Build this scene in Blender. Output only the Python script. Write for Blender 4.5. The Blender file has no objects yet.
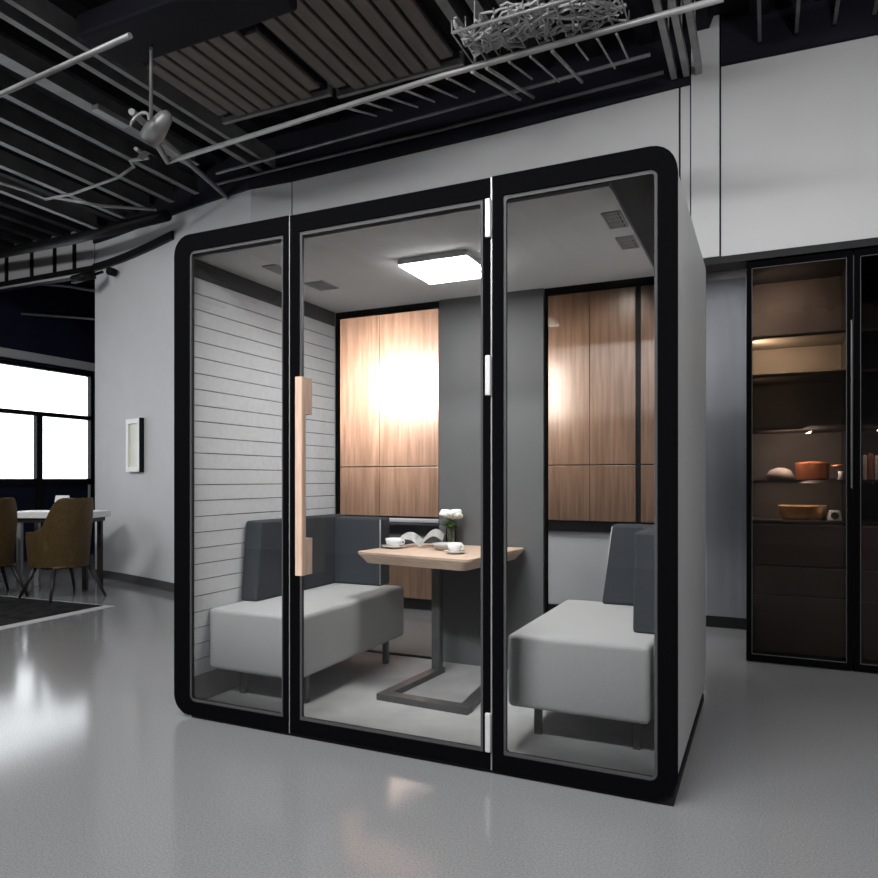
import bpy, bmesh, math, random
from mathutils import Vector, Matrix
random.seed(4)
SC = bpy.context.scene
COL = SC.collection
V = Vector

# ------------------------------------------------------------------ materials
def principled(name, col, rough=.5, metal=0, spec=.5, emit=None, estr=0):
    m = bpy.data.materials.new(name); m.use_nodes = True
    b = m.node_tree.nodes['Principled BSDF']
    b.inputs['Base Color'].default_value = (*col, 1)
    b.inputs['Roughness'].default_value = rough
    b.inputs['Metallic'].default_value = metal
    b.inputs['Specular IOR Level'].default_value = spec
    if emit:
        b.inputs['Emission Color'].default_value = (*emit, 1)
        b.inputs['Emission Strength'].default_value = estr
    return m

def noisy(name, col, var=.12, scale=30, rough=.6, bump=.0, metal=0, spec=.4, stretch=(1, 1, 1), detail=4, rvar=0):
    """procedural colour variation from object-space noise, optional bump"""
    m = principled(name, col, rough, metal, spec)
    nt = m.node_tree; b = nt.nodes['Principled BSDF']
    tc = nt.nodes.new('ShaderNodeTexCoord'); mp = nt.nodes.new('ShaderNodeMapping')
    mp.inputs['Scale'].default_value = stretch
    nz = nt.nodes.new('ShaderNodeTexNoise'); nz.inputs['Scale'].default_value = scale; nz.inputs['Detail'].default_value = detail
    rp = nt.nodes.new('ShaderNodeValToRGB')
    rp.color_ramp.elements[0].position = .3; rp.color_ramp.elements[1].position = .7
    rp.color_ramp.elements[0].color = (*[c * (1 - var) for c in col], 1)
    rp.color_ramp.elements[1].color = (*[min(1, c * (1 + var)) for c in col], 1)
    nt.links.new(tc.outputs['Object'], mp.inputs['Vector']); nt.links.new(mp.outputs['Vector'], nz.inputs['Vector'])
    nt.links.new(nz.outputs['Fac'], rp.inputs['Fac']); nt.links.new(rp.outputs['Color'], b.inputs['Base Color'])
    if bump:
        bp = nt.nodes.new('ShaderNodeBump'); bp.inputs['Strength'].default_value = bump; bp.inputs['Distance'].default_value = .01
        nt.links.new(nz.outputs['Fac'], bp.inputs['Height']); nt.links.new(bp.outputs['Normal'], b.inputs['Normal'])
    if rvar:
        mr = nt.nodes.new('ShaderNodeMapRange'); mr.inputs['To Min'].default_value = rough - rvar; mr.inputs['To Max'].default_value = rough + rvar
        nt.links.new(nz.outputs['Fac'], mr.inputs['Value']); nt.links.new(mr.outputs['Result'], b.inputs['Roughness'])
    return m

def wood(name, c0, c1, scale=6, stretch=(14, 14, 1), rough=.4, spec=.4):
    m = noisy(name, c0, 0, scale, rough, 0, 0, spec, stretch, 6)
    r = [n for n in m.node_tree.nodes if n.type == 'VALTORGB'][0].color_ramp
    r.elements[0].position = .35; r.elements[1].position = .66
    r.elements[0].color = (*c0, 1); r.elements[1].color = (*c1, 1)
    return m

def glass(name, tint=(.93, .94, .95), refl=.05, rough=0):
    m = bpy.data.materials.new(name); m.use_nodes = True
    nt = m.node_tree; nt.nodes.clear()
    o = nt.nodes.new('ShaderNodeOutputMaterial'); mx = nt.nodes.new('ShaderNodeMixShader')
    t = nt.nodes.new('ShaderNodeBsdfTransparent'); g = nt.nodes.new('ShaderNodeBsdfGlossy')
    t.inputs['Color'].default_value = (*tint, 1); g.inputs['Roughness'].default_value = rough
    f = nt.nodes.new('ShaderNodeFresnel'); f.inputs['IOR'].default_value = 1.0 + refl * 9
    nt.links.new(f.outputs[0], mx.inputs[0]); nt.links.new(t.outputs[0], mx.inputs[1]); nt.links.new(g.outputs[0], mx.inputs[2])
    nt.links.new(mx.outputs[0], o.inputs['Surface'])
    return m

M = {}
M['wall'] = noisy('wall_paint', (.50, .505, .52), .03, 3, .6, 0)
M['wall_warm'] = noisy('bulkhead_paint', (.45, .45, .456), .03, 2, .55, 0)
M['dark_paint'] = noisy('dark_ceiling_paint', (.010, .010, .016), .3, 2, .7, spec=.1)
M['navy'] = noisy('navy_paint', (.010, .011, .026), .2, 2, .6, spec=.12)
M['deck'] = noisy('ceiling_deck', (.014, .014, .018), .4, 4, .65, spec=.12)
M['rib'] = noisy('deck_rib', (.075, .075, .075), .3, 5, .45)
M['joist'] = noisy('grey_joist', (.17, .17, .17), .25, 6, .42, metal=.3)
M['pipe'] = noisy('galvanised_pipe', (.26, .26, .26), .2, 9, .42, metal=.4)
M['brown_slat'] = noisy('brown_slat', (.105, .085, .072), .25, 3, .55, stretch=(6, 1, 1))
M['floor'] = noisy('polished_terrazzo', (.172, .174, .178), .2, 150, .13, .006, spec=.5, detail=3, rvar=.03)
M['black'] = principled('black_gloss_frame', (.003, .003, .0035), .3, 0, 0)
M['black_metal'] = noisy('black_metal', (.008, .008, .009), .2, 20, .5, spec=.12)
M['gasket'] = principled('grey_gasket', (.055, .055, .057), .6, 0, .2)
M['alu'] = noisy('brushed_aluminium', (.30, .30, .30), .05, 60, .4, metal=.4)
M['hinge'] = noisy('pale_hinge', (.52, .52, .52), .04, 60, .45, metal=.2)
M['shell'] = noisy('pod_shell_grey', (.36, .36, .355), .03, 8, .5)
M['lining'] = noisy('dark_felt', (.09, .091, .094), .15, 90, .9)
M['pod_ceiling'] = noisy('pod_ceiling_felt', (.74, .742, .75), .04, 70, .9)
M['slat'] = noisy('acoustic_slat', (.64, .645, .66), .04, 30, .8)
M['panel'] = noisy('grey_felt_panel', (.098, .100, .103), .06, 80, .9)
M['carpet'] = noisy('pod_carpet', (.42, .42, .42), .09, 7, .95, .1)
M['seat'] = noisy('light_grey_fabric', (.46, .465, .465), .05, 140, .85, .06)
M['back'] = noisy('charcoal_fabric', (.034, .039, .047), .12, 140, .8, .06)
M['piping'] = principled('pale_piping', (.42, .42, .41), .7)
M['oak'] = wood('pale_oak', (.55, .40, .30), (.66, .50, .39), 5, (2, 12, 12), .45)
M['beech'] = wood('beech', (.50, .34, .25), (.60, .43, .33), 5, (14, 14, 1.5), .42)
M['steel'] = noisy('grey_steel', (.10, .10, .10), .1, 20, .42, metal=.4)
M['walnut'] = wood('lit_wood', (.135, .078, .050), (.215, .130, .087), 4, (9, 9, .5), .33, .5)
M['frost'] = principled('frosted_glass', (.52, .53, .53), .15)
M['white_china'] = principled('white_china', (.82, .82, .82), .2)
M['paper'] = noisy('white_paper', (.80, .80, .80), .08, 20, .7)
M['leaf'] = noisy('green_leaf', (.10, .20, .04), .4, 25, .5)
M['petal'] = noisy('white_petal', (.84, .85, .78), .08, 30, .7)
M['glass'] = glass('clear_glass', (.96, .965, .965), .04)
M['rear_glass'] = glass('rear_glass', (.96, .965, .965), .012)
M['vessel'] = glass('vessel_glass', (.99, .992, .994), .05)
M['smoke'] = glass('smoked_glass', (.56, .53, .51), .045)
M['led'] = principled('led_diffuser', (.9, .9, .9), .5, emit=(1, .985, .96), estr=54)
M['led_body'] = principled('led_body', (.8, .8, .8), .5)
M['vent'] = noisy('vent_grey', (.42, .42, .425), .1, 20, .6)
M['vent_dark'] = principled('vent_dark', (.012, .012, .012), .7)
M['cab'] = noisy('black_cabinet', (.010, .010, .011), .3, 5, .35)
M['cab_in'] = noisy('cabinet_interior', (.060, .052, .047), .3, 4, .75, spec=.15)
M['drawer'] = noisy('drawer_reflection_brown', (.24, .20, .178), .2, 3, .35, metal=.2)  # brownish reflection in the fronts, put into the drawer colour
M['warm'] = principled('warm_led', (1, .8, .5), .5, emit=(1, .66, .33), estr=14)
M['copper'] = noisy('copper', (.70, .26, .12), .15, 10, .4, metal=.5)
M['brass'] = noisy('brass', (.70, .42, .18), .2, 10, .4, metal=.4)
M['book_red'] = noisy('red_brown_cover', (.22, .09, .07), .2, 8, .6)
M['book_pale'] = noisy('pale_cover', (.42, .34, .31), .2, 8, .6)
M['tan'] = noisy('mustard_leather', (.13, .085, .034), .15, 30, .45, .05)
M['tan_in'] = noisy('tan_leather', (.26, .17, .075), .15, 30, .45, .05)
M['leg'] = noisy('dark_wood_leg', (.018, .014, .012), .2, 10, .45)
M['white_top'] = noisy('white_tabletop', (.72, .72, .71), .04, 10, .4)
M['rug'] = noisy('dark_rug', (.010, .010, .010), .9, 9, .95, .1, spec=.1)
M['rug_edge'] = noisy('grey_rug_border', (.36, .36, .365), .1, 30, .9)
M['ribbed'] = noisy('ribbed_panel', (.33, .34, .368), .04, 5, .45)
M['leather'] = noisy('dark_leather', (.016, .017, .020), .2, 6, .4)
M['art'] = noisy('cream_panel', (.72, .72, .62), .05, 5, .5)
M['white_frame'] = principled('white_frame', (.75, .75, .75), .4)
M['mesh'] = noisy('pale_cable', (.40, .40, .40), .2, 12, .5)

# ------------------------------------------------------------------ mesh builder
class MB:
    def __init__(self): self.bm = bmesh.new()
    def _merge(self, b, mat=None):
        if mat is not None: bmesh.ops.transform(b, matrix=mat, verts=b.verts[:])
        me = bpy.data.meshes.new('tmp'); b.to_mesh(me); b.free()
        self.bm.from_mesh(me); bpy.data.meshes.remove(me)
        return self
    def box(self, x0, x1, y0, y1, z0, z1, bev=0, seg=2, mat=None):
        b = bmesh.new()
        v = [b.verts.new((x, y, z)) for x in (x0, x1) for y in (y0, y1) for z in (z0, z1)]
        for f in ((0, 1, 3, 2), (4, 6, 7, 5), (0, 4, 5, 1), (2, 3, 7, 6), (0, 2, 6, 4), (1, 5, 7, 3)):
            b.faces.new([v[i] for i in f])
        if bev: bmesh.ops.bevel(b, geom=b.edges[:], offset=bev, segments=seg, profile=.5, affect='EDGES')
        return self._merge(b, mat)
    def prism(self, poly, axis, a0, a1, bev=0, poly1=None, mat=None):
        """poly in the plane normal to axis: x->(y,z), y->(x,z), z->(x,y)"""
        def P(p, a): return {'x': (a, p[0], p[1]), 'y': (p[0], a, p[1]), 'z': (p[0], p[1], a)}[axis]
        b = bmesh.new(); q = poly1 or poly
        A = [b.verts.new(P(p, a0)) for p in poly]; B = [b.verts.new(P(p, a1)) for p in q]
        n = len(A)
        b.faces.new(A); b.faces.new(B[::-1])
        for i in range(n): b.faces.new((A[i], B[i], B[(i + 1) % n], A[(i + 1) % n]))
        bmesh.ops.recalc_face_normals(b, faces=b.faces[:])
        if bev: bmesh.ops.bevel(b, geom=b.edges[:], offset=bev, segments=2, profile=.5, affect='EDGES')
        return self._merge(b, mat)
    def ring(self, outer, inner, axis, a0, a1):
        def P(p, a): return {'x': (a, p[0], p[1]), 'y': (p[0], a, p[1]), 'z': (p[0], p[1], a)}[axis]
        b = bmesh.new(); n = len(outer)
        O0 = [b.verts.new(P(p, a0)) for p in outer]; O1 = [b.verts.new(P(p, a1)) for p in outer]
        I0 = [b.verts.new(P(p, a0)) for p in inner]; I1 = [b.verts.new(P(p, a1)) for p in inner]
        for i in range(n):
            j = (i + 1) % n
            for q in ((O0[i], O0[j], I0[j], I0[i]), (O1[i], I1[i], I1[j], O1[j]), (O0[i], O1[i], O1[j], O0[j]), (I0[i], I0[j], I1[j], I1[i])):
                b.faces.new(q)
        bmesh.ops.recalc_face_normals(b, faces=b.faces[:])
        return self._merge(b)
    def tube(self, pts, r, seg=10, r1=None, cap=True):
        b = bmesh.new(); pts = [V(p) for p in pts]; n = len(pts); rings = []
        for i, p in enumerate(pts):
            d = (pts[min(i + 1, n - 1)] - pts[max(i - 1, 0)]).normalized()
            up = V((0, 0, 1)) if abs(d.z) < .95 else V((1, 0, 0))
            u = d.cross(up).normalized(); w = u.cross(d)
            rr = r if r1 is None else r + (r1 - r) * i / (n - 1)
            rings.append([b.verts.new(p + rr * (math.cos(k * 2 * math.pi / seg) * u + math.sin(k * 2 * math.pi / seg) * w)) for k in range(seg)])
        for a, c in zip(rings, rings[1:]):
            for k in range(seg):
                f = b.faces.new((a[k], a[(k + 1) % seg], c[(k + 1) % seg], c[k])); f.smooth = True
        if cap: b.faces.new(rings[0][::-1]); b.faces.new(rings[-1])
        bmesh.ops.recalc_face_normals(b, faces=b.faces[:])
        return self._merge(b)
    def lathe(self, prof, c, seg=32, sx=1, sy=1, mat=None):
        b = bmesh.new(); rings = []
        for r, z in prof:
            if r < 1e-6: rings.append([b.verts.new((c[0], c[1], c[2] + z))])
            else: rings.append([b.verts.new((c[0] + sx * r * math.cos(k * 2 * math.pi / seg), c[1] + sy * r * math.sin(k * 2 * math.pi / seg), c[2] + z)) for k in range(seg)])
        for a, d in zip(rings, rings[1:]):
            for k in range(seg):
                k2 = (k + 1) % seg
                if len(a) == 1 and len(d) == 1: continue
                if len(a) == 1: f = b.faces.new((a[0], d[k], d[k2]))
                elif len(d) == 1: f = b.faces.new((a[k], a[k2], d[0]))
                else: f = b.faces.new((a[k], a[k2], d[k2], d[k]))
                f.smooth = True
        bmesh.ops.recalc_face_normals(b, faces=b.faces[:])
        return self._merge(b, mat)
    def grid(self, fn, nu, nv, thick=0):
        b = bmesh.new()
        g = [[b.verts.new(fn(i / nu, j / nv)) for j in range(nv + 1)] for i in range(nu + 1)]
        for i in range(nu):
            for j in range(nv):
                f = b.faces.new((g[i][j], g[i + 1][j], g[i + 1][j + 1], g[i][j + 1])); f.smooth = True
        if thick:
            bmesh.ops.solidify(b, geom=b.faces[:], thickness=thick)
        bmesh.ops.recalc_face_normals(b, faces=b.faces[:])
        return self._merge(b)
    def build(self, name, mat, parent=None, label=None):
        me = bpy.data.meshes.new(name)
        if parent is not None:
            bmesh.ops.transform(self.bm, matrix=wm(parent).inverted(), verts=self.bm.verts[:])
        self.bm.to_mesh(me); self.bm.free()
        me.materials.append(M[mat])
        o = bpy.data.objects.new(name, me); COL.objects.link(o)
        if parent is not None: o.parent = parent
        if label: o['label'] = label
        return o

def wm(o):
    m = o.matrix_basis.copy()
    while o.parent is not None:
        o = o.parent; m = o.matrix_basis @ m
    return m

def tag(o, label, cat, group=None):
    o['label'] = label; o['category'] = cat
    if group: o['group'] = group
    return o
def thing(name, label, cat, loc, rz=0, group=None):
    o = bpy.data.objects.new(name, None); COL.objects.link(o)
    o.location = loc; o.rotation_euler = (0, 0, rz); o.empty_display_size = .1
    return tag(o, label, cat, group)
def struct(name, mb, mat, label=None, cat=None):
    o = mb.build(name, mat); o['kind'] = 'structure'
    if label: o['label'] = label
    if cat: o['category'] = cat
    return o
def copy_thing(root, loc, rz, label):
    r = root.copy(); COL.objects.link(r); r.location = loc; r.rotation_euler = (0, 0, rz); r['label'] = label
    for ch in list(root.children):
        c = ch.copy(); COL.objects.link(c); c.parent = r
        for g in list(ch.children):
            d = g.copy(); COL.objects.link(d); d.parent = c
    return r

def rrect(x0, x1, y0, y1, r, n=6):
    """rounded rectangle, r = radius or (bl, br, tr, tl); always 4*(n+1) points"""
    if not isinstance(r, tuple): r = (r,) * 4
    out = []
    for (cx, cy, rr, a0) in ((x0 + r[0], y0 + r[0], r[0], 180), (x1 - r[1], y0 + r[1], r[1], 270), (x1 - r[2], y1 - r[2], r[2], 0), (x0 + r[3], y1 - r[3], r[3], 90)):
        for k in range(n + 1):
            a = math.radians(a0 + 90 * k / n)
            out.append((cx + rr * math.cos(a), cy + rr * math.sin(a)))
    return out

# ------------------------------------------------------------------ camera
YAW = math.radians(24.83)
cam = bpy.data.cameras.new('camera'); co = bpy.data.objects.new('camera', cam); COL.objects.link(co)
co.location = (2.588, -2.557, 1.136); co.rotation_euler = (math.pi / 2, 0, YAW)
cam.sensor_width = 36; cam.lens = 708 / 878 * 36; cam.shift_y = 40 / 878; cam.clip_start = .05
SC.camera = co

# ------------------------------------------------------------------ the room
XL, XR, YB, CZ = -6.7, 5.2, -6.6, 4.05
struct('floor', MB().box(XL - .3, XR + .2, YB - .2, 5.3, -.1, 0), 'floor')

# ceiling: dark corrugated deck, one surface
c = MB().box(XL - .3, XR + .2, YB - .2, 5.3, CZ, CZ + .1)
x = XL
while x < XR:
    c.prism([(x, CZ + .01), (x + .03, CZ - .07), (x + .12, CZ - .07), (x + .15, CZ + .01)], 'y', YB, 5.1)
    x += .34
struct('ceiling', c, 'deck')

# left wall with windows; dark above the window head
WZ0, WZ1 = .55, 2.74
wins = [(-5.6, -3.2), (-2.9, -.5), (-.2, 2.2), (2.5, 5.045)]  # all but the last are out of view, added for daylight
m = MB()
edges = [YB - .2] + [e for w in wins for e in w] + [5.3]
for a, b in zip(edges[0::2], edges[1::2]): m.box(XL - .2, XL, a, b, 0, WZ1)
for a, b in wins: m.box(XL - .2, XL, a, b, 0, WZ0)
struct('wall_left', m, 'navy')
struct('wall_left_upper', MB().box(XL - .2, XL, YB - .2, 5.3, WZ1, CZ), 'navy')
struct('trim_2', MB().box(XL, XL + .05, YB, 5.05, WZ1 + .03, WZ1 + .15, .008), 'wall_warm')
for i, (a, b) in enumerate(wins):
    w = MB(); t = .022
    xa, xb = XL - .12, XL - .05
    w.box(xa, xb, a, a + 2 * t, WZ0, WZ1).box(xa, xb, b - 2 * t, b, WZ0, WZ1)
    w.box(xa, xb, a, b, WZ1 - .05, WZ1).box(xa, xb, a, b, WZ0, WZ0 + .06)
    w.box(xa, xb, a, b, 2.03, 2.09)
    ym = a + (b - a) * .655
    w.box(xa - .001, xb + .001, ym - .045, ym + .045, WZ0, 2.06)
    w.box(xa, xb, a, b, 1.05, 1.14)
    fo = struct('window_%d' % (i + 1), w, 'black_metal')
    MB().box(XL - .10, XL - .09, a + .07, b - .07, 1.14, WZ1 - .05).build('pane', 'glass', fo)
    MB().box(XL - .11, XL - .08, a + .07, ym - .045, .61, 1.05).box(XL - .11, XL - .08, ym + .045, b - .07, .61, 1.05).build('spandrel_panel', 'navy', fo)

# back wall of the far window room, and its side return
struct('wall_far', MB().box(XL, -4.475, 5.05, 5.25, 0, CZ), 'navy')
# curved grey wall left of the pod
def curve(s):   # plan of the curved wall
    k = max(0, min(1, (s + 4.475) / 3.075))
    return 3.215 - .972 * k ** 1.3
N = 24
pl = [(-4.475 + 3.075 * i / N, curve(-4.475 + 3.075 * i / N)) for i in range(N + 1)]
struct('wall_back_left', MB().prism(pl + [(-1.4, 3.3), (-1.8, 5.25), (-4.475, 5.25)], 'z', 0, CZ), 'wall')
struct('baseboard_left', MB().prism([(x, y - .012) for x, y in pl] + [(x, y + .01) for x, y in pl[::-1]], 'z', 0, .09), 'gasket')
# recess behind the pod and its back wall
struct('wall_back', MB().box(-1.6, XR + .2, 3.29, 3.45, 0, CZ), 'wall')
struct('baseboard_back', MB().box(-1.4, 2.6, 3.255, 3.29, 0, .08), 'black_metal')
# bulkhead over recess and cabinets
bk = MB()
for a, b in ((-1.4, -.978), (-.966, 2.073), (2.085, 2.143), (2.152, 2.318), (2.328, XR)):
    z0 = 2.535
    off = -.03 if a in (2.152,) else 0
    bk.box(a, b, 2.243 + off, 2.42, z0, CZ)
struct('wall_bulkhead', bk, 'wall_warm')
struct('trim_10', MB().box(-1.4, XR, 2.253, 2.41, 2.54, CZ), 'black_metal')
struct('trim_1', MB().box(-1.39, XR, 2.225, 2.42, 2.49, 2.535), 'black_metal')
# dark strip along the top of the wall, following the curved wall and the bulkhead
def strip(pts):
    b = MB(); n = len(pts) - 1
    for (x0, y0, z0), (x1, y1, z1) in zip(pts, pts[1:]):
        bb = bmesh.new()
        vs = [bb.verts.new(p) for p in ((x0, y0 - .03, z0), (x1, y1 - .03, z1), (x1, y1 - .03, CZ), (x0, y0 - .03, CZ), (x0, y0 + .02, z0), (x1, y1 + .02, z1), (x1, y1 + .02, CZ), (x0, y0 + .02, CZ))]
        for f in ((0, 1, 2, 3), (4, 7, 6, 5), (0, 4, 5, 1), (3, 2, 6, 7), (0, 3, 7, 4), (1, 5, 6, 2)): bb.faces.new([vs[i] for i in f])
        b._merge(bb)
    return b
pts = [(x, y, 3.86 - .26 * (i / N) ** 2) for i, (x, y) in enumerate(pl)]
struct('trim_3', strip(pts), 'dark_paint')
struct('trim_4', strip([(-1.4, 2.243, 3.60), (-.97, 2.243, 3.59), (.85, 2.243, 3.62), (2.145, 2.243, 3.663)]), 'dark_paint')
struct('trim_5', strip([(2.33, 2.243, 3.735), (5.2, 2.243, 3.66)]), 'dark_paint')
# lintel beam over the opening to the window room
struct('trim_6', MB().box(XL, -4.475, 3.2, 3.32, 3.58, CZ), 'wall_warm')
struct('trim_7', MB().box(XL, -4.475, 3.17, 3.33, 3.53, 3.60).prism([(x, y - .035) for x, y in pl[:14]] + [(x, y + .01) for x, y in pl[13::-1]], 'z', 3.54, 3.62), 'black_metal')
for s in (-6.0, -5.53, -5.12, -4.78):
    tag(MB().box(s - .012, s + .012, 3.165, 3.2, 3.58, 4.0).build('wall_batten', 'black_metal'),
        'thin black batten on the pale beam over the window opening', 'batten', 'battens on the beam over the window opening')
struct('trim_9', MB().box(XL, -4.46, 3.16, 3.19, 3.512, 3.528), 'wall_warm')
# right and rear walls (behind and beside the camera)
struct('wall_right', MB().box(XR, XR + .2, YB - .2, 3.45, 0, CZ), 'wall')
struct('wall_rear', MB().box(XL, XR + .2, YB - .2, YB, 0, CZ), 'wall')

# ------------------------------------------------------------------ lit timber panels in the recess
def timber(x0, x1, label, seams):
    r = thing('timber_panel', label, 'wall panel', ((x0 + x1) / 2, 3.27, .79), 0, 'timber wall panels behind the pod')
    xs = [x0] + seams + [x1]
    lo, hi = MB(), MB()
    for a, b in zip(xs, xs[1:]):
        lo.box(a + .002, b - .002, 3.25, 3.285, .79, 1.247, .003)
        hi.box(a + .002, b - .002, 3.25, 3.285, 1.255, 3.3, .003)
    lo.build('lower_board', 'walnut', r); hi.build('upper_board', 'walnut', r)
timber(-1.38, .79, 'brightly lit brown timber panelling seen through the left rear window of the pod', [-.716, -.08])
timber(.80, 1.637, 'brown timber panelling seen through the right rear window of the pod', [1.267])
timber(1.675, 2.16, 'narrow strip of brown timber right of a dark gap in the right rear window', [])
struct('trim_8', MB().box(-1.38, 2.16, 3.262, 3.289, .70, 3.3), 'black_metal')
# ribbed grey panel to the right of the pod
r = MB()
n = 40
for i in range(n):
    a = 2.163 + .305 * i / n
    r.prism([(a, 3.285), (a + .001, 3.262), (a + .004, 3.255), (a + .007, 3.262), (a + .008, 3.285)], 'z', .085, 2.66)
tag(r.build('ribbed_panel', 'ribbed'), 'blue grey vertically ribbed panel between the pod and black cabinet', 'wall panel')
tag(MB().box(2.472, 2.484, 3.23, 3.285, .085, 2.66).build('panel_post', 'black_metal'), 'slim dark post between ribbed grey panel and black cabinet', 'post')

# upholstered banquette seen under the table through the rear window
bn = thing('banquette', 'dark upholstered banquette with wooden front seen through left rear window', 'banquette', (-.35, 3.1, 0))
MB().box(-1.3, .55, 2.93, 3.23, .10, .52).build('wooden_base', 'walnut', bn)
MB().box(-1.28, .53, 2.96, 3.22, 0, .10).build('plinth', 'black_metal', bn)
MB().box(-1.3, .55, 2.90, 3.23, .52, .62, .035, 3).build('seat_cushion', 'leather', bn)
MB().grid(lambda u, v: (-1.3 + 1.85 * u, 3.12 - .12 * math.sin(u * 9) * .25 - .05 * v, .62 + .12 * v), 24, 4, .06).build('back_cushion', 'leather', bn)
MB().box(-1.3, .55, 3.10, 3.24, .745, .775, .006).build('ledge', 'ribbed', bn, 'pale ledge along the top')

# ------------------------------------------------------------------ the office pod
W, H, D = 2.308, 2.30, 1.335
pod = thing('office_pod', 'large black framed glass office pod with bench seats and table inside', 'office pod', (W / 2, D / 2, 0))
G0 = .014
MB().ring(rrect(.004, W - .004, G0 + .002, H - .004, .088), rrect(.075, W - .075, .042, 2.226, .02), 'y', .0355, D).build('shell', 'shell', pod)
MB().ring(rrect(.0745, W - .0745, .0415, 2.2265, .02), rrect(.08, W - .08, .046, 2.2205, .018), 'y', .036, D - .062).build('lining', 'lining', pod)
MB().box(.10, W - .012, .012, D - .02, 0, G0 + .02).build('plinth', 'black_metal', pod)
# left and right glazed bays
def bay(x0, x1, ox0, ox1, radii, radi2):
    f = MB().ring(rrect(x0, x1, G0, H, radii), rrect(ox0, ox1, .079, 2.221, radi2), 'y', 0, .035).build('front_frame', 'black', pod)
    MB().ring(rrect(ox0, ox1, .079, 2.221, radi2), rrect(ox0 + .011, ox1 - .011, .092, 2.206, .012), 'y', .006, .020).build('gasket', 'gasket', f)
    MB().box(ox0 + .008, ox1 - .008, .0095, .0165, .088, 2.211).build('glass_pane', 'glass', f)
bay(0, .671, .094, .643, (.09, .001, .001, .09), (.03, .002, .002, .03))
bay(1.63, W, 1.674, 2.243, (.001, .09, .09, .001), (.002, .03, .03, .002))
for s in (.6755, 1.6255):
    MB().box(s - .003, s + .003, .004, .034, G0, H - .002).build('aluminium_strip', 'alu', pod)
# door
door = MB().ring(rrect(.68, 1.621, G0 + .004, H - .003, .001), rrect(.729, 1.592, .079, 2.221, .002), 'y', 0, .034).build('door', 'black', pod)
MB().ring(rrect(.729, 1.592, .079, 2.221, .002), rrect(.741, 1.580, .092, 2.204, .006), 'y', .006, .020).build('gasket', 'gasket', door)
MB().box(.737, 1.584, .0095, .0165, .088, 2.209).build('glass_pane', 'glass', door)
h = MB().prism(rrect(.760, .797, -.074, -.040, .006, 3), 'z', .724, 1.572)
h.prism(rrect(.762, .796, -.06, .008, .005, 3), 'z', .7245, .88).prism(rrect(.762, .796, -.06, .008, .005, 3), 'z', 1.415, 1.5715)
h.build('handle', 'beech', door, 'pale wooden pull handle')
for z0, z1 in ((.085, .235), (1.457, 1.612), (2.065, 2.215)):
    MB().box(1.604, 1.626, -.012, .012, z0, z1, .004).build('hinge', 'hinge', door)
# rear wall: felt panel between two windows
MB().box(.82, 1.46, 1.265, D - .004, .046, 2.2195).build('rear_panel', 'panel', pod)
for a, b in ((.0805, .819), (1.461, W - .0805)):
    f = MB().box(a, b, 1.285, 1.32, 2.165, 2.2195).box(a, b, 1.285, 1.32, .046, .058)
    f.box(a, a + .012, 1.285, 1.32, .046, 2.2195).box(b - .012, b, 1.285, 1.32, .046, 2.2195)
    f = f.build('rear_window', 'black', pod)
    MB().box(a + .01, b - .01, 1.300, 1.306, .05, 2.17).build('glass_pane', 'rear_glass', f)
# interior finishes
m = MB(); z = .186; nb = 25; pitch = (2.112 - .186) / nb
for i in range(nb):
    m.box(0.0805, .088, .0365, 1.262, z, z + pitch - .0045); z += pitch
m.build('slatted_wall_panel', 'slat', pod, 'light grey horizontally slatted wall lining')
m = MB(); z = .186
for i in range(nb):
    m.box(W - .088, W - .0805, .3, 1.262, z, z + pitch - .0045); z += pitch
m.build('slatted_wall_panel', 'slat', pod)
MB().box(.082, 2.07, .037, 1.284, 2.2, 2.2203).build('ceiling_lining', 'pod_ceiling', pod)
MB().box(.082, W - .082, .062, 1.284, .0465, .052).build('carpet', 'carpet', pod)
lp = MB().box(.965, 1.33, .47, .835, 2.172, 2.2, .004).build('ceiling_light', 'led_body', pod)
MB().box(.971, 1.324, .476, .829, 2.168, 2.174).build('diffuser', 'led', lp, 'glowing white square diffuser')
def vent(x0, x1, y0, y1):
    v = MB().ring(rrect(x0, x1, y0, y1, .004, 2), rrect(x0 + .008, x1 - .008, y0 + .008, y1 - .008, .003, 2), 'z', 2.193, 2.2).build('vent', 'vent', pod)
    MB().box(x0 + .008, x1 - .008, y0 + .008, y1 - .008, 2.198, 2.1995).build('vent_hole', 'vent_dark', v)
    g = MB(); n = 5
    for i in range(n):
        a = x0 + .012 + (x1 - x0 - .024) * i / n
        g.box(a, a + .007, y0 + .008, y1 - .008, 2.194, 2.198)
    for i in range(1, 4):
        yy = y0 + (y1 - y0) * i / 4
        g.box(x0 + .008, x1 - .008, yy - .003, yy + .003, 2.1935, 2.1975)
    g.build('louvre', 'vent', v)
vent(1.985, 2.062, .285, .47); vent(1.982, 2.062, .60, .765); vent(.31, .43, .62, .78); vent(.30, .38, .28, .42)

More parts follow.
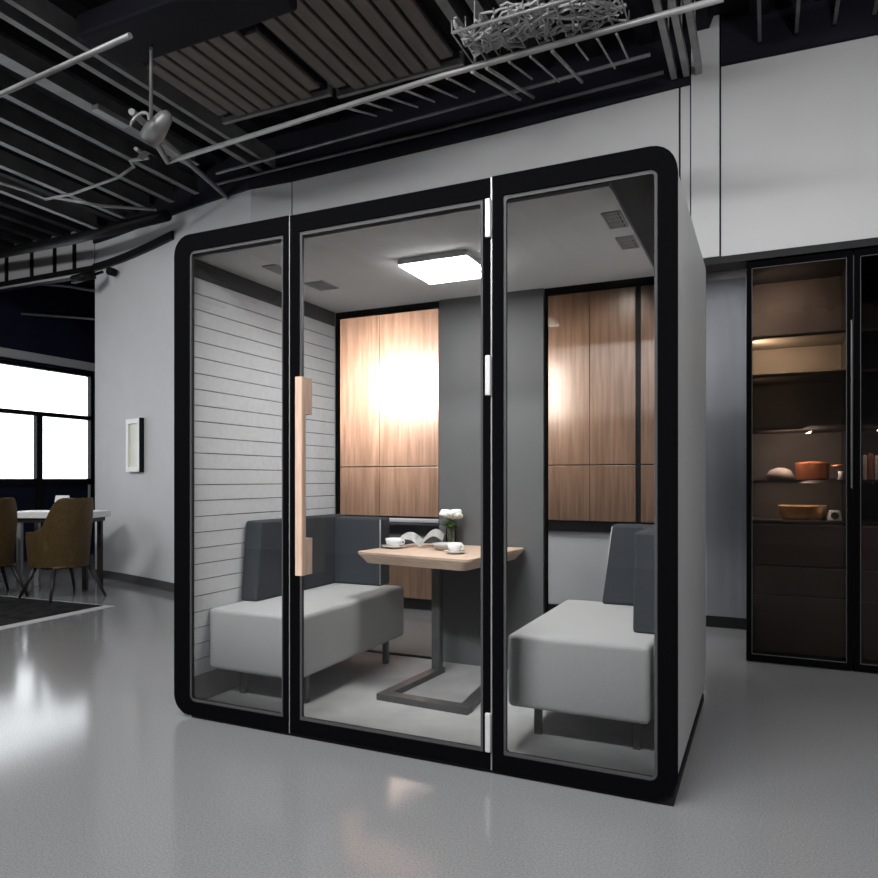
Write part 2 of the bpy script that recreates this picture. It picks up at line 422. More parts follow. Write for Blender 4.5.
# ------------------------------------------------------------------ benches
FZ = .052
def bench(s0, s1, t0, t1, side, label):
    """side=-1: back along the left wall, +1: along the right wall"""
    b = thing('bench_seat', label, 'bench', ((s0 + s1) / 2, (t0 + t1) / 2, FZ), 0, 'benches inside the pod')
    MB().box(s0, s1, t0, t1, .202, .50, .022, 4).build('seat', 'seat', b)
    for lx in (s0 + .085, s1 - .075):
        for ly in (t0 + .16, t1 - .1):
            MB().box(lx - .014, lx + .014, ly - .014, ly + .014, FZ, .205).build('leg', 'steel', b)
    # upholstered back: wedge along the wall, wrapping round the far end
    wi = s0 if side < 0 else s1; sg = -side
    MB().prism([(t0 + .235, .50), (t0 + .275, .915), (t1 + .03, .915), (t1 + .03, .50)], 'x', min(wi, wi + sg * .105), max(wi, wi + sg * .105), .012).build('backrest', 'back', b)
    e = .515 if side < 0 else 1.825
    a0, a1 = (wi + sg * .085, e)
    top = e if side < 0 else e + .05
    prof = [(a0, .50), (a1, .50), (top, .905), (a0 + sg * .0, .905)]
    MB().prism(prof, 'y', t1 - .09, t1 + .03, .014).build('end_backrest', 'back', b)
    MB().tube([(a1 - sg * .004, t1 - .088, .51), (top - sg * .004, t1 - .088, .895)], .003, 6).build('piping', 'piping', b)
bench(.092, .63, .13, 1.19, -1, 'light grey bench with charcoal back along the slatted left wall of the pod')
bench(1.62, 2.19, .20, 1.15, 1, 'light grey bench with charcoal back against the right wall of the pod')

# ------------------------------------------------------------------ table and what is on it
tb = thing('meeting_table', 'pale oak table on grey steel leg between the two benches in the pod', 'table', (1.0, .9, FZ))
def roundpoly(P, r, n=5):
    out = []
    k = len(P)
    for i in range(k):
        p, a, c2 = V(P[i]), V(P[i - 1]), V(P[(i + 1) % k])
        u = (a - p).normalized() * r; w = (c2 - p).normalized() * r
        for j in range(n + 1):
            t = j / n
            q = (1 - t) ** 2 * (p + u) + 2 * t * (1 - t) * p + t * t * (p + w)
            out.append((q.x, q.y))
    return out
top = roundpoly([(.60, .675), (1.30, .565), (1.365, 1.255), (.665, 1.255)], .05)
cx, cy = .98, .94
low = [(cx + (x - cx) * .89, cy + (y - cy) * .90) for x, y in top]
MB().prism(low, 'z', .69, .738, 0, top).prism(top, 'z', .738, .75).build('tabletop', 'oak', tb)
MB().box(.895, .945, 1.0, 1.05, FZ + .02, .69, .004).build('post', 'steel', tb)
MB().box(.80, 1.10, .93, 1.12, .675, .69).build('mounting_plate', 'steel', tb)
def bar(mb, p, q, w, z0, z1):
    d = (V(q) - V(p)).normalized(); n = V((-d.y, d.x)) * w / 2
    p, q = V(p), V(q)
    mb.prism([tuple(p + n), tuple(q + n), tuple(q - n), tuple(p - n)], 'z', z0, z1)
b = MB(); bar(b, (.925, 1.06), (.875, .47), .055, FZ, FZ + .03); bar(b, (.855, .50), (1.345, .475), .065, FZ, FZ + .0305); bar(b, (1.318, .45), (1.285, .86), .055, FZ, FZ + .03)
b.build('foot_frame', 'steel', tb)
def cup_saucer(x, y, sc, label):
    c = thing('coffee_cup', label, 'cup', (x, y, .75), 0, 'coffee cups on the pod table')
    MB().lathe([(0, .004), (.035 * sc, .004), (.066 * sc, .016), (.068 * sc, .019), (.034 * sc, .009), (0, .009)], (x, y, .747)).build('saucer', 'white_china', c)
    MB().lathe([(0, .012), (.026 * sc, .012), (.043 * sc, .03), (.047 * sc, .058), (.043 * sc, .058), (.038 * sc, .03), (0, .018)], (x, y, .747)).build('bowl', 'white_china', c)
    MB().tube([(x + (.042 + .022 * math.sin(a)) * sc, y - .01, .747 + .04 + .014 * math.cos(a)) for a in [math.pi * k / 8 for k in range(9)]], .004, 6).build('handle', 'white_china', c)
cup_saucer(.70, .93, 1.08, 'white cup and saucer at the left end of the oak table')
cup_saucer(1.125, .80, .85, 'white cup and saucer near the front right corner of oak table')
# open magazine
mg = thing('open_magazine', 'open white magazine with curling pages on the oak table', 'magazine', (.80, 1.06, .75), .35)
def page(sgn):
    def fn(u, v):
        x = sgn * .125 * u; z = .757 + .06 * math.sin(u * 2.6) * (1 if sgn > 0 else .7) + .03 * v
        a = .35
        return (.805 + x * math.cos(a) - (v - .5) * .17 * math.sin(a), 1.06 + x * math.sin(a) + (v - .5) * .17 * math.cos(a), z)
    return fn
MB().grid(page(1), 10, 3, .004).build('page', 'paper', mg); MB().grid(page(-1), 10, 3, .004).build('page', 'paper', mg)
tag(MB().lathe([(0, .003), (.05, .003), (.075, .03), (.08, .036), (.074, .034), (.048, .008), (0, .008)], (1.0, .96, .749)).build('glass_dish', 'frost'),
    'shallow frosted glass dish in the middle of the oak table', 'dish')
vs = thing('flower_vase', 'small glass vase of white flowers at the back of oak table', 'vase', (.93, 1.19, .75))
MB().lathe([(0, .003), (.028, .003), (.032, .05), (.028, .105), (.031, .11), (.028, .11), (.025, .1), (.028, .05), (.024, .008), (0, .008)], (.93, 1.19, .748)).build('vessel', 'vessel', vs)
fl = MB()
for i in range(16):
    a, rr = random.random() * 6.28, .058 * math.sqrt(random.random())
    c = V((.932 + rr * math.cos(a), 1.175 + rr * math.sin(a), 0.905 + .035 * random.random()))
    R = .026 + .008 * random.random()
    for k in range(7):
        b2 = k * .898
        d = V((math.cos(b2), math.sin(b2), .45)) * R * .55
        fl.lathe([(0, -.5 * R), (.45 * R, -.25 * R), (.5 * R, .1 * R), (.3 * R, .45 * R), (0, .52 * R)], c + d, 7)
    fl.lathe([(0, -.4 * R), (.5 * R, 0), (.35 * R, .6 * R), (0, .75 * R)], c, 7)
fl.build('flower_head', 'petal', vs)
lf = MB()
for i in range(14):
    a = i * .47 + random.random() * .3; l = .055 + .02 * random.random()
    d = V((math.cos(a), math.sin(a), 0)); n = V((-d.y, d.x, 0))
    base = V((.93, 1.18, .868 + .02 * random.random()))
    lf.grid(lambda u, v, d=d, n=n, l=l, base=base: base + d * l * u + n * (v - .5) * .036 * math.sin(math.pi * min(1, u * .95 + .05)) + V((0, 0, .02 * u - .035 * u * u)), 6, 2, .0012)
lf.build('leaves', 'leaf', vs)
st = MB()
for i in range(6): st.tube([(.93 + .008 * math.cos(i), 1.19 + .008 * math.sin(i), .76), (.93 + .02 * math.cos(i * 1.1), 1.185 + .02 * math.sin(i * 1.1), .90)], .002, 5)
st.build('stems', 'leaf', vs)

# ------------------------------------------------------------------ black display cabinets
ZS = (2.03, 1.79, 1.46, 1.13, .88)
def cabinet(x0, x1, label):
    t0, t1, zt = 2.245, 2.74, 2.488
    c = thing('display_cabinet', label, 'cabinet', ((x0 + x1) / 2, t0 + .25, 0), 0, 'black glass fronted cabinets')
    MB().box(x0, x0 + .02, t0 + .03, t1, .0, zt).box(x1 - .02, x1, t0 + .03, t1, 0, zt).box(x0, x1, t1, t1 + .02, 0, zt) \
        .box(x0, x1, t0 + .03, t1, zt - .03, zt).box(x0, x1, t0 + .03, t1, 0, .05).build('carcass', 'cab', c)
    MB().box(x0 + .0205, x1 - .0205, t1 - .012, t1 - .0005, .0505, zt - .0305).build('back_lining', 'cab_in', c)
    for z in ZS:
        MB().box(x0 + .021, x1 - .021, t0 + .07, t1 - .013, z - .018, z).build('shelf', 'cab_in', c)
    for a, b in ((.60, .855), (.42, .592), (.06, .412)):
        MB().box(x0 + .022, x1 - .022, t0 + .075, t0 + .45, a, b, .004).build('drawer', 'drawer', c)
    d = MB().ring(rrect(x0 + .003, x1 - .003, .012, zt - .005, .001), rrect(x0 + .032, x1 - .032, .05, zt - .045, .002), 'y', t0, t0 + .028).build('door', 'black', c)
    MB().box(x0 + .03, x1 - .03, t0 + .011, t0 + .017, .045, zt - .04).build('glass_pane', 'smoke', d)
    MB().ring(rrect(x0 + .032, x1 - .032, .05, zt - .045, .002), rrect(x0 + .036, x1 - .036, .054, zt - .049, .002), 'y', t0 - .001, t0 + .01).build('door_bead', 'gasket', d)
    MB().box(x1 - .014, x1 - .004, t0 - .02, t0, 1.08, 2.07, .003).build('handle', 'steel', d)
    return c
c1 = cabinet(2.472, 3.05, 'black glass fronted cabinet with lit upper shelf and copper pot')
c2 = cabinet(3.054, 3.64, 'black glass fronted cabinet at right photo edge holding a row of books')
for a, b in ((2.06, 2.42), (1.81, 2.0)):
    MB().box(2.4925, 2.496, 2.285, 2.30, a, b).build('led_strip', 'warm', c1)
# things on the shelves
def pot(x, y, z):
    p = thing('copper_pot', 'copper pot with flat lid on the upper open shelf of lit cabinet', 'pot', (x, y, z))
    MB().lathe([(0, 0), (.085, 0), (.094, .012), (.096, .10), (.10, .104), (.092, .104), (.088, .014), (0, .01)], (x, y, z)).build('body', 'copper', p)
    MB().lathe([(0, .118), (.018, .118), (.06, .112), (.097, .106), (.097, .1045), (0, .1045)], (x, y, z)).build('lid', 'copper', p)
    MB().tube([(x + .09, y - .02, z + .08), (x + .14, y - .03, z + .088), (x + .165, y - .035, z + .088)], .009, 8).build('handle', 'copper', p)
pot(2.85, 2.50, 1.131)
tag(MB().lathe([(0, 0), (.075, 0), (.085, .02), (.06, .06), (.02, .075), (0, .076)], (2.665, 2.40, 1.131), 24).build('covered_dish', 'book_pale'), 'pale domed dish left of the copper pot on its shelf', 'dish')
tag(MB().lathe([(0, 0), (.018, 0), (.012, .03), (.017, .05), (.013, .052), (.008, .03), (0, .01)], (3.0, 2.41, 1.131), 18).build('egg_cup', 'white_china'), 'tiny white cup right of the copper pot on its shelf', 'cup')
tag(MB().lathe([(0, 0), (.105, 0), (.125, .02), (.138, .082), (.142, .088), (.134, .088), (.118, .024), (0, .012)], (2.79, 2.47, .881), 36, 1, .9).build('brass_bowl', 'brass'), 'wide brass bowl with bright rim on the lower cabinet shelf', 'bowl')
bx = thing('white_box', 'small white open box with dark round hole beside the brass bowl', 'box', (2.965, 2.40, .88))
MB().prism([(2.925, .881), (3.005, .881), (2.995, .945), (2.938, .945)], 'y', 2.36, 2.44, .006).build('body', 'white_china', bx)
MB().prism([(2.965 + .022 * math.cos(k * .524), .912 + .022 * math.sin(k * .524)) for k in range(12)], 'y', 2.357, 2.3605).build('hole', 'vent_dark', bx)
x = 3.112
for i in range(6):
    w = (.024, .03, .026, .022, .032, .028)[i]; hgt = (.15, .158, .146, .155, .15, .16)[i]
    bo = thing('book', ('first book at left end', 'second book from the left', 'third book from the left', 'fourth book from the left', 'fifth book from the left', 'last book at right end')[i] + ' of the row in the right-hand black cabinet', 'book', (x + w / 2, 2.45, 1.131 - .001), 0, 'books in the right black cabinet')
    MB().box(x, x + w, 2.38, 2.52, 1.131, 1.131 + hgt, .003).build('cover', 'book_red' if i % 2 else 'book_pale', bo)
    MB().box(x + .004, x + w - .004, 2.384, 2.521, 1.134, 1.1305 + hgt).build('pages', 'paper', bo)
    x += w + .004

# ------------------------------------------------------------------ left: chairs, table, rug, wall items
def smoothobj(o, lv=2):
    md = o.modifiers.new('Subdivision', 'SUBSURF'); md.levels = lv; md.render_levels = lv
    for p in o.data.polygons: p.use_smooth = True
def make_chair(label):
    """faces +y in its own frame"""
    c = thing('dining_chair', label, 'chair', (0, 0, 0), 0, 'mustard chairs by the window')
    def shell(u, v):           # u round the back and along both arms, v upward
        L = (.20, .707, .20); tot = sum(L); q = u * tot
        R = .225 + .025 * v
        if q < L[0]: x, y, k = -R, .0 + (L[0] - q), 1 + (L[0] - q) / .25
        elif q > L[0] + L[1]: x, y, k = R, q - L[0] - L[1], 1 + (q - L[0] - L[1]) / .25
        else:
            a = math.radians(-90 + 180 * (q - L[0]) / L[1])
            x, y, k = R * math.sin(a), -R * math.cos(a) * (1 + .25 * v), abs(a) / (math.pi / 2)
        e = max(0, min(1, (k - .45) / .5)); e = e * e * (3 - 2 * e)
        topz = .965 - .315 * e - .02 * max(0, k - 1)
        return (x, y, .30 + (topz - .30) * v)
    o = MB().grid(shell, 28, 6, .03).build('backrest', 'tan', c); smoothobj(o, 1)
    MB().prism(rrect(-.185, .185, -.16, .20, .08, 5), 'z', .31, .46, .03).build('seat', 'tan_in', c)
    MB().prism(rrect(-.19, .19, -.17, .20, .08, 5), 'z', .288, .312).build('seat_frame', 'leg', c)
    for sx in (-1, 1):
        for sy in (-1, 1):
            MB().tube([(sx * .17, sy * .16, .30), (sx * .27, sy * .27, 0)], .021, 10, .012).build('leg', 'leg', c)
    return c
A = YAW
ch = make_chair('mustard brown leather chair with splayed dark legs nearest the grey wall')
ch.location = (-3.55, 2.10, 0); ch.rotation_euler = (0, 0, A + 1.0)
copy_thing(ch, (-4.24, 1.81, 0), A + .85, 'mustard brown leather chair cut off by the left photo edge')
dt = thing('dining_table', 'white table with metal legs behind the two mustard chairs', 'table', (-4.105, 2.525, 0), A)
Tm = Matrix.Translation((-4.105, 2.525, 0)) @ Matrix.Rotation(A, 4, 'Z')
MB().box(-.46, .40, -.22, .22, .735, .80, .006, mat=Tm).build('tabletop', 'white_top', dt)
MB().box(-.42, .35, -.19, .19, .69, .735, mat=Tm).build('apron', 'leg', dt)
for lx in (-.36, .31):
    for ly in (-.16, .16):
        MB().box(lx - .022, lx + .022, ly - .022, ly + .022, .0, .69, mat=Tm).build('leg', 'alu' if lx < 0 else 'leg', dt)
wp = Tm @ V((.02, -.05, .80))
cardm = Matrix.Translation(wp) @ Matrix.Rotation(A, 4, 'Z')
tag(MB().prism([(-.05, 0), (-.045, 0), (.002, .165), (-.003, .165)], 'x', -.07, .07, mat=cardm).prism([(.05, 0), (.045, 0), (-.003, .165), (.002, .165)], 'x', -.07, .07, mat=cardm).build('table_card', 'paper'),
    'folded white card standing on the white table by the window', 'card')
rg = thing('area_rug', 'dark patterned rug with pale border in front of mustard chairs', 'rug', (-4.2, .9, 0), .04)
Rm = Matrix.Translation((-4.2, .9, 0)) @ Matrix.Rotation(.04, 4, 'Z')
MB().box(-1.9, 1.56, -1.6, 1.0, .0, .003, mat=Rm).build('border', 'rug_edge', rg)
MB().box(-1.78, 1.44, -1.48, .97, .003, .006, mat=Rm).build('pile', 'rug', rg)
# slim panel on the curved wall
ang = math.atan2(curve(-3.37) - curve(-3.77), .4)
Pm = Matrix.Translation((-3.60, curve(-3.60), 1.5)) @ Matrix.Rotation(ang, 4, 'Z')
pf = thing('wall_picture', 'slim upright cream panel in white and black frame on the curved grey wall', 'picture', (-3.60, curve(-3.60), 1.5), ang)
MB().ring(rrect(-.15, .15, -.285, .285, .004, 2), rrect(-.10, .10, -.235, .235, .003, 2), 'y', -.05, -.012).build('frame', 'white_frame', pf)
MB().box(-.105, .105, -.03, -.015, -.24, .24).build('panel', 'art', pf)
MB().box(.15, .166, -.05, .0, -.29, .29, .002).build('side_edge', 'black_metal', pf, 'black right edge')
for ob in list(pf.children): ob.data.transform(Matrix.Identity(4))
pf_parts = list(pf.children)
for ob in pf_parts:      # authored in the panel's own frame
    ob.data.transform(wm(pf))
# small camera under the beam
cs = thing('security_camera', 'small black camera below the black rail at top of the grey wall', 'camera', (-4.25, 2.96, 3.36))
MB().tube([(-4.40, 2.87, 3.35), (-4.2, 2.98, 3.41)], .045, 14, .05).build('body', 'black_metal', cs)
MB().tube([(-4.2, 2.98, 3.41), (-4.2, 3.09, 3.47)], .016, 8).build('arm', 'black_metal', cs)
MB().tube([(-4.415, 2.862, 3.346), (-4.40, 2.87, 3.35)], .036, 14).build('lens', 'glass', cs)
tag(MB().tube([(-4.02, 3.02, 3.44), (-4.02, 3.10, 3.44)], .045, 14).build('junction_box', 'black_metal'), 'round black junction box on grey wall just right of the small camera', 'junction box')
tag(MB().tube([(-6.6, 2.85, 3.80), (-4.2, 2.75, 3.74), (-2.62, 2.50, 3.66)], .055, 14).build('wall_duct', 'black_metal'), 'thick black duct running along the top of the curved grey wall', 'duct')

# ------------------------------------------------------------------ ceiling services
def bar_thing(name, pts, r, mat, label, cat, seg=8, group=None):
    return tag(MB().tube(pts, r, seg).build(name, mat), label, cat, group)
def joist(x0, x1, y0, y1, label, w=.05, z=3.72, mat='joist'):
    b = MB(); d = (V((x1, y1)) - V((x0, y0))).normalized(); n = V((-d.y, d.x)) * w
    b.prism([(x0 + n.x, y0 + n.y), (x1 + n.x, y1 + n.y), (x1 - n.x, y1 - n.y), (x0 - n.x, y0 - n.y)], 'z', z, z + .012)
    b.prism([(x0 + n.x * .15, y0 + n.y * .15), (x1 + n.x * .15, y1 + n.y * .15), (x1 - n.x * .15, y1 - n.y * .15), (x0 - n.x * .15, y0 - n.y * .15)], 'z', z + .012, z + .14)
    return tag(b.build('ceiling_joist', mat), label, 'joist', 'steel joists under the dark ceiling')
joist(-1.14, -1.12, -2.6, 2.25, 'steel joist just left of the brown ceiling panels', .02)
joist(-1.30, -1.27, -2.6, 2.25, 'steel joist second to the left of the brown ceiling panels', .025)
joist(-1.66, -1.70, -2.6, 1.9, 'wide pale steel joist above the ceiling spotlight', .055)
joist(-2.02, -2.10, -2.6, 2.35, 'steel joist left of the wide pale joist', .03, mat='rib')
joist(-2.33, -2.45, -2.6, 2.4, 'steel joist second to the left of the wide pale joist', .03, mat='rib')
joist(-2.66, -2.80, -2.6, 2.45, 'steel joist third to the left of the wide pale joist', .03, mat='rib')
joist(-3.05, -3.20, -2.6, 2.5, 'steel joist nearest the window room above the grey wall', .03, mat='rib')
joist(-3.5, -3.7, -2.6, 2.6, 'outermost steel joist near the left photo edge', .03, mat='rib')
for i, (s, w, mt, lab) in enumerate(((.98, .03, 'joist', 'first grey joist right of the brown ceiling panels'), (1.13, .03, 'joist', 'second grey joist right of the brown ceiling panels'),
                   (1.28, .03, 'joist', 'third grey joist right of the brown ceiling panels'), (1.43, .03, 'joist', 'fourth grey joist right of the brown ceiling panels'))):
    joist(s, s, -.8, 1.45, lab, w, 3.74, mt)
for s, lab in ((2.05, 'pale cable channel running to the wall left of the pilaster'), (2.125, 'dark edged cable channel beside the left edge of pilaster'), (2.20, 'pale cable channel running onto the white pilaster')):
    b = MB().box(s - .018, s + .018, .6, 2.2, 3.70, 3.73).box(s - .018, s - .014, .6, 2.2, 3.73, 3.76).box(s + .014, s + .018, .6, 2.2, 3.73, 3.76).box(s - .004, s + .004, .9, .91, 3.73, 4.06).box(s - .004, s + .004, 1.9, 1.91, 3.73, 4.06)
    tag(b.build('cable_channel', 'pipe'), lab, 'cable channel', 'cable channels by the pilaster')
for i in range(6):
    s = 2.55 + i * .2
    joist(s, s, .2, 2.18, ('first', 'second', 'third', 'fourth', 'fifth', 'last')[i] + ' thin dark joist from the pilaster at the top right', .01, 3.80, 'rib')
# pipes that run along the room
bar_thing('ceiling_pipe', [(-4.2, .10, 3.2), (-1.1, -.10, 3.2), (-.1, -.17, 3.2)], .014, 'joist', 'galvanised pipe crossing the top left corner of photo', 'pipe', 10)
bar_thing('ceiling_pipe', [(-.95, .885, 3.2), (1.077, .74, 3.2), (2.42, .715, 3.2)], .015, 'pipe', 'long pale pipe running from ceiling spotlight to the pilaster', 'pipe', 10)
bar_thing('ceiling_pipe', [(-1.6, 2.05, 3.7), (.5, 1.935, 3.7), (1.95, 1.86, 3.7)], .012, 'joist', 'thin upper pipe just above the wall behind the pod', 'pipe', 8)
bar_thing('ceiling_pipe', [(-1.75, 2.20, 3.69), (.4, 2.15, 3.69), (2.0, 2.07, 3.69)], .012, 'rib', 'thin lower pipe closest to the wall behind the pod', 'pipe', 8)
bar_thing('ceiling_pipe', [(-.90, .55, 3.36), (-1.80, 2.42, 3.66)], .020, 'joist', 'slanting pipe from ceiling spotlight down to the grey wall', 'pipe', 8)
bar_thing('loose_cable', [(-3.56, 1.1, 3.725), (-3.3, 1.55, 3.66), (-3.22, 1.68, 3.62), (-2.9, 1.7, 3.62), (-2.3, 1.66, 3.64), (-2.06, 1.6, 3.66)], .012, 'pipe', 'drooping pale cable left of the ceiling spotlight', 'cable', 6)
bar_thing('loose_cable', [(-3.18, 1.74, 3.65), (-2.9, 2.0, 3.62), (-2.6, 2.35, 3.66)], .014, 'pipe', 'pale cable branching down towards the wall duct', 'cable', 6)
bar_thing('loose_cable', [(-2.02, 1.57, 3.64), (-1.7, 1.25, 3.5), (-1.2, .95, 3.3), (-.92, .6, 3.16)], .012, 'pipe', 'pale cable rising to the ceiling spotlight', 'cable', 6)
bar_thing('room_conduit', [(-6.69, 3.3, 3.75), (-5.9, 4.0, 3.72), (-4.50, 4.95, 3.5)], .02, 'pipe', 'pale conduit under the dark ceiling beyond the window opening', 'conduit', 8)
bar_thing('room_conduit', [(-6.69, 3.85, 3.4), (-5.6, 4.6, 3.35), (-4.49, 5.03, 3.2)], .015, 'joist', 'lower grey conduit in the dark window room', 'conduit', 8)
# brown ribbed ceiling panels
def ribbed(x0, x1, y0, y1, z, n, label):
    p = thing('ceiling_panel', label, 'ceiling panel', ((x0 + x1) / 2, (y0 + y1) / 2, z), 0, 'brown ribbed ceiling panels')
    MB().box(x0, x1, y0, y1, z + .03, z + .06).build('backing', 'dark_paint', p)
    m = MB(); w = (x1 - x0) / n
    for i in range(n):
        cut = .07 if i in (0, n - 1) else 0
        m.box(x0 + i * w + .012, x0 + (i + 1) * w - .012, y0 + cut, y1 - cut, z, z + .03, .006)
    m.build('slats', 'brown_slat', p)
    MB().box(x0 - .02, x1 + .02, y1, y1 + .03, z - .01, z + .07).build('edge_rail', 'joist', p)
ribbed(-.94, -.06, .62, 1.40, 3.70, 8, 'left brown ribbed panel hung under the dark ceiling')
ribbed(-.02, .86, .10, 1.48, 3.72, 8, 'right brown ribbed panel hung under the dark ceiling')
tag(MB().box(-.92, .35, .18, .52, 3.60, 3.74, .02).build('ventilation_duct', 'dark_paint'), 'square navy duct across the top of photo by the brown panels', 'duct')
# wire mesh basket with tangled cables
ct = thing('cable_basket', 'wire cable basket hanging under the ceiling at top right', 'cable basket', (1.6, .63, 3.25))
b = MB()
for y in (.5, .78): b.tube([(1.24, y, 3.24), (2.02, y, 3.24)], .008, 6)
for i in range(12): b.tube([(1.24 + .07 * i, .5, 3.30), (1.24 + .07 * i, .5, 3.24), (1.24 + .07 * i, .78, 3.24), (1.24 + .07 * i, .78, 3.30)], .004, 5)
b.build('basket', 'pipe', ct)
for sx in (1.3, 1.95): MB().tube([(sx, .64, 3.24), (sx, .64, 4.0)], .005, 6).build('hanger', 'pipe', ct)
b = MB()
for i in range(90):
    p = V((1.27 + .68 * random.random(), .52 + .24 * random.random(), 3.262 + .03 * random.random())); q = [p]
    a = random.random() * 6.28
    for k in range(7):
        a += random.uniform(-1.1, 1.1)
        p = p + V((math.cos(a) * .04, math.sin(a) * .035, random.uniform(-.012, .012)))
        p.x = min(2.0, max(1.25, p.x)); p.y = min(.775, max(.505, p.y)); p.z = min(3.31, max(3.255, p.z))
        if (p - q[-1]).length > .01: q.append(p.copy())
    if len(q) > 2: b.tube(q, .006, 5)
o = b.build('tangled_cables', 'mesh'); o['kind'] = 'stuff'; o['label'] = 'mass of tangled pale cables in the basket under the ceiling'; o['category'] = 'cables'
# hanger rods behind the long pipe
order = ['first', 'second', 'third', 'fourth', 'fifth', 'sixth', 'seventh', 'eighth', 'ninth', 'tenth', 'eleventh', 'twelfth', 'thirteenth', 'fourteenth']
xs = [.42, .55, .69, .82, .95, 1.08, 1.22, 1.30, 1.42, 1.53, 1.64, 1.76, 1.86, 1.95]
for i, s in enumerate(xs):
    L = (.55, .5, .6, .55, .62, .55, 1.2, 1.25, .6, .9, 1.1, .45, .9, .7)[i]
    k = L / 1.25
    bar_thing('hanger_rod', [(s, .80, 3.22), (s - .10 * k, .80 + 1.12 * k, 3.22 + .42 * k)], .010 if i in (6, 7, 10) else .006, 'pipe',
              order[i] + ' hanger rod from the left along the long pale ceiling pipe', 'rod', 6, 'hanger rods along the long pipe')
# ceiling spotlight where pipe and cables meet
sp = thing('ceiling_spotlight', 'dark grey ceiling spotlight with pale ring at the end of the long pipe', 'spotlight', (-.62, .40, 3.12))
MB().lathe([(0, 0), (.055, 0), (.06, .06), (.04, .17), (.02, .2), (0, .2)], (0, 0, 0), 20, mat=Matrix.Translation((-.60, .40, 3.06)) @ Matrix.Rotation(.9, 4, 'Y')).build('head', 'joist', sp)
MB().tube([(-.56 + .07 * math.cos(a), .30 + .02 * math.sin(a), 3.10 + .07 * math.sin(a)) for a in [math.pi * k / 10 for k in range(11)]], .009, 6).build('yoke', 'alu', sp)
MB().tube([(-.95, .885, 3.2), (-.75, .6, 3.16), (-.55, .42, 3.13)], .018, 8).build('arm', 'joist', sp)
MB().tube([(-.6, .42, 3.16), (-.6, .42, 4.0)], .010, 8).build('stem', 'joist', sp)
MB().grid(lambda u, v: (-.78 + .10 * u, .48 + .05 * v, 3.03 + .03 * math.sin(u * 3)), 6, 2, .006).build('flap', 'alu', sp)
tag(MB().box(-1.62, -1.55, .85, 1.12, 3.66, 3.70, .004).build('light_fitting', 'alu'), 'short pale fitting on the wide joist left of the spotlight', 'light fitting')

# ------------------------------------------------------------------ light
w = bpy.data.worlds.new('sky'); SC.world = w; w.use_nodes = True
bg = w.node_tree.nodes['Background']; bg.inputs['Color'].default_value = (.93, .965, 1, 1); bg.inputs['Strength'].default_value = 4.0
def area(name, loc, target, sx, sy, power, col=(1, 1, 1), spread=math.pi):
    l = bpy.data.lights.new(name, 'AREA'); l.shape = 'RECTANGLE'; l.size = sx; l.size_y = sy; l.energy = power; l.color = col; l.spread = spread
    o = bpy.data.objects.new(name, l); COL.objects.link(o); o.location = loc
    o.rotation_euler = (V(target) - V(loc)).to_track_quat('-Z', 'Y').to_euler(); return o
def spot(name, loc, target, power, angle, blend=.8, col=(1, 1, 1), r=.05):
    l = bpy.data.lights.new(name, 'SPOT'); l.energy = power; l.spot_size = math.radians(angle); l.spot_blend = blend; l.color = col; l.shadow_soft_size = r
    o = bpy.data.objects.new(name, l); COL.objects.link(o); o.location = loc
    o.rotation_euler = (V(target) - V(loc)).to_track_quat('-Z', 'Y').to_euler(); return o
# fill lights added to brighten the room, unseen above and behind the camera
area('fill_light', (.8, -3.4, 3.95), (1.1, .3, .7), 2.6, .4, 125, spread=math.radians(100))
area('fill_light', (.3, -1.1, 3.62), (.3, -1.0, 0), 3.2, .6, 50)
area('fill_light', (3.7, -1.1, 3.62), (3.7, -.9, 0), 1.6, .6, 80)
area('fill_light', (-3.6, -1.4, 3.9), (-4.3, 2.2, 1.2), 2.5, .6, 150)
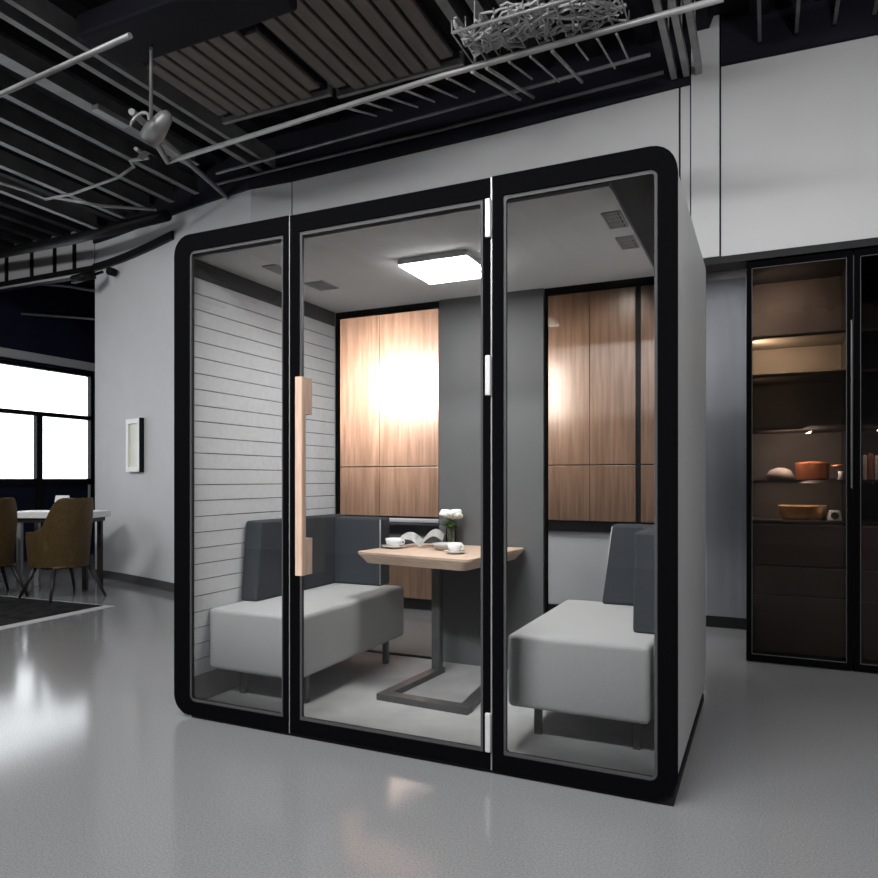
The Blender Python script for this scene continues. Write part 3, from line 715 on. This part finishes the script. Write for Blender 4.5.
# wall washers: on bulkhead and in the recess behind it, plus added floor fill
spot('wall_washer', (3.0, -.2, 3.3), (2.9, 2.24, 2.7), 55, 100)
area('cove_lamp', (-.60, 2.44, 2.10), (-.60, 3.25, 1.95), .85, .40, 70, (1, .95, .94), math.radians(130))
area('cove_lamp', (.78, 2.55, 1.95), (.82, 3.25, 1.85), .08, .5, 8, (1, .90, .80), math.radians(120))
spot('recess_spot', (1.5, 2.62, 2.75), (1.5, 3.25, 1.6), 26, 110, 1, (1, .9, .82))
spot('recess_spot', (1.3, 2.5, 2.3), (1.3, 3.0, .2), 60, 90, 1, (.95, .97, 1))  # added fill for the low grey wall, no fixture there
spot('recess_spot', (.2, 2.3, 2.3), (.25, 2.4, 0), 70, 70, 1, (.97, .98, 1))  # added fill for the recess floor, no fixture there
spot('recess_spot', (2.3, 2.62, 2.75), (2.32, 3.25, 1.5), 50, 120, 1)
# strip lights inside the lit cabinet
area('cabinet_lamp', (2.503, 2.42, 2.22), (2.9, 2.72, 2.15), .02, .30, 10, (1, .80, .66))
area('cabinet_lamp', (2.503, 2.38, 1.91), (3.0, 2.72, 1.91), .02, .18, 26, (1, .78, .52))
area('cabinet_lamp', (2.503, 2.36, 1.62), (3.0, 2.70, 1.6), .02, .2, 1.2, (1, .76, .48))
area('cabinet_lamp', (2.70, 2.33, 1.42), (2.86, 2.6, 1.1), .3, .02, 7, (1, .86, .74))
area('cabinet_lamp', (2.70, 2.33, 1.10), (2.80, 2.6, .9), .3, .02, 3, (1, .86, .74))
area('cabinet_lamp', (3.30, 2.33, 1.42), (3.2, 2.5, 1.1), .3, .02, 1.2, (1, .9, .8))

# ------------------------------------------------------------------ view
SC.view_settings.view_transform = 'Standard'; SC.view_settings.look = 'None'
SC.view_settings.gamma = 1; SC.view_settings.use_curve_mapping = False
SC.view_settings.exposure = 0
SC.cycles.max_bounces = 10; SC.cycles.transparent_max_bounces = 16; SC.cycles.diffuse_bounces = 4
SC.cycles.caustics_reflective = False; SC.cycles.caustics_refractive = False
SC.cycles.use_denoising = True; SC.cycles.sample_clamp_indirect = 6
